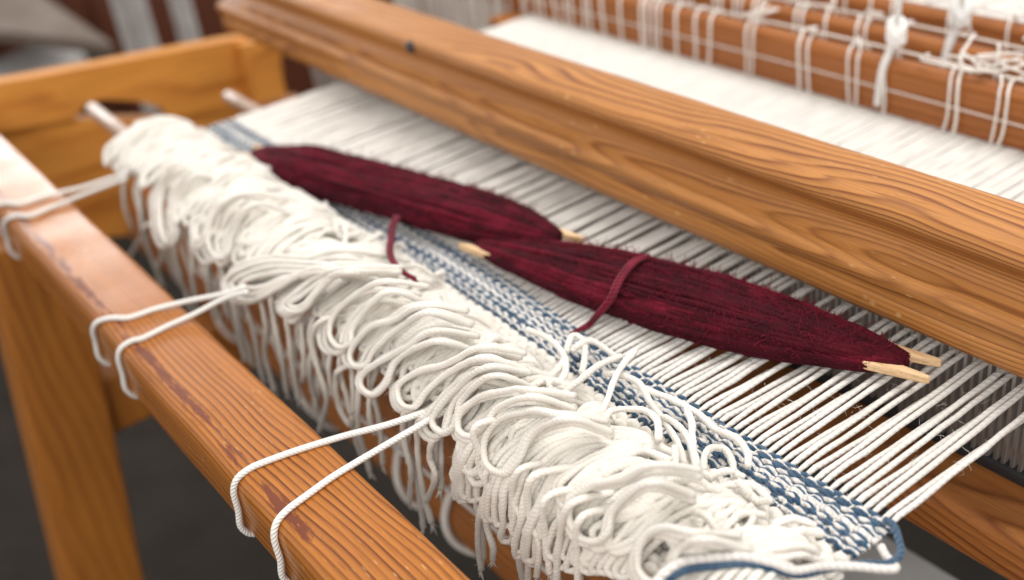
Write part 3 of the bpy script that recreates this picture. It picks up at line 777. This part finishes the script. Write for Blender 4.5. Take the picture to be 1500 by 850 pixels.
# ---------------------------------------------------------------- below the warp: cloth beam, lamms, grey board
cb = thing("cloth_beam", "round wooden cloth beam low behind the fringe with white cords wound on it", "cloth beam", (-1.5, .88, -.50))
mb = MB(); a_ = np.linspace(0, 2 * math.pi, 25)[:-1]
prism(mb, np.stack([.89 + .14 * np.cos(a_), -.50 + .14 * np.sin(a_)], 1), -3.3, .1, 'x', 1); mb.build("roll", M_low, cb)
for i in range(8):
    x = -2.5 + i * .27 + random.uniform(-.09, .09); aa = np.linspace(-.6, 4.2, 40)
    mb = MB(); tube(mb, np.stack([x + random.uniform(-.03, .05) * aa + .015 * np.sin(aa * 2 + i), .89 + .149 * np.cos(aa), -.50 + .149 * np.sin(aa)], 1), .0085, 7)
    mb.build("apron_cord", M_hed, cb)
for (yy, zz) in ((.755, -.40), (.69, -.56)):
    xs = np.linspace(-2.8, 0, 40); mb = MB(); tube(mb, np.stack([xs, yy + .025 * np.sin(xs * 2.3 + zz * 9), zz + .02 * np.sin(xs * 3 + yy * 9)], 1), .0045, 6); mb.build("apron_cord", M_hed, cb)
for (y, z, wd, hh, lab) in ((1.42, -.52, .17, .10, "nearest brown wooden lamm bar under the warp threads"), (1.63, -.54, .17, .10, "middle brown wooden lamm bar under the warp threads"), (1.84, -.56, .17, .10, "farthest brown wooden lamm bar under the warp threads")):
    mb = MB(); prism(mb, round_poly([(y, z), (y + wd, z), (y + wd, z + hh), (y, z + hh)], .012, 4), -2.55, -1.0, 'x', 1)
    tag(mb.build("lamm", M_low), lab, "lamm", "lamm bars under the warp")
mb = MB(); board(mb, (-1.3, 1.36, -.72), (-.3, 1.36, -.72), .26, .05, (0, 0, 1), .01)
tag(mb.build("grey_board", M_grey), "smooth pale grey board below the beater at lower right", "board")
mb = MB(); board(mb, (-1.6, 1.10, -.78), (-.3, 1.10, -.78), .20, .09, (0, 0, 1), .012)
tag(mb.build("treadle_bar", M_low), "brown wooden bar beside the pale grey board below the rug corner", "bar")

# ---------------------------------------------------------------- far room behind the loom, out of focus
mb = MB(); prism(mb, round_poly([(-5.40, 1.44), (-9.4, 1.62), (-9.6, -.12)], [.03, .02, .02], 4), -.56, -.50, 'z', 1)
tag(mb.build("pale_plank", M_pale), "pale blurred plank tapering to a point at the top left of the room", "plank")
cab = thing("dark_cupboard", "dark red brown wooden cupboard blurred behind the pale plank", "cupboard", (-7.8, 2.6, FZ))
mb = MB(); board(mb, (-8.3, -1.0, -1.22), (-7.1, 6.5, -1.22), .5, 1.8, (0, 0, 1), .03); mb.build("carcass", M_dark, cab)
for q in range(3):
    p = np.array([-8.3, -1.0, -1.2]) + np.array([1.2, 7.5, 0]) * (.18 + q * .22) + np.array([.27, -.043, 0]); mb = MB(); board(mb, p, p + np.array([.216, 1.35, 0]), .06, 1.5, (0, 0, 1), .02); mb.build("door", M_dark, cab)
for n_, (px, wd, lab) in enumerate((((185, 40), .05, "leftmost blurred grey white hank of yarn hanging before the dark cupboard"), ((212, 40), .035, "thin blurred grey white hank of yarn between two others"), ((272, 30), .07, "rightmost wide blurred grey white hank of yarn at the top"))):
    p = at(px, -.35); mb = MB()
    for q in range(9):
        ox, oy = random.uniform(-wd, wd), random.uniform(-.03, .03)
        tube(mb, spline([(p[0] + ox * .7, p[1] + oy, p[2] + 1.6), (p[0] + ox, p[1] + oy, p[2] + .3), (p[0] + ox * 1.1, p[1] + oy, p[2] - .45 - random.random() * .1)], 14), .016, 6)
    tag(mb.build("yarn_hank", M_cloth), lab, "yarn", "hanks of yarn in the background")
mb = MB(); board(mb, at((-20, 150), -.9), at((90, 100), -.9), .5, .25, (0, 0, 1), .05)
tag(mb.build("folded_cloth", M_cloth), "grey folded cloth blurred at the left edge beyond the rail", "cloth")
mb = MB(); board(mb, at((-30, 80), -1.2), at((110, 118), -1.2), .6, .2, (0, 0, 1), .05)
tag(mb.build("dark_cloth", M_green), "dark green black cloth blurred under the pale plank", "cloth")
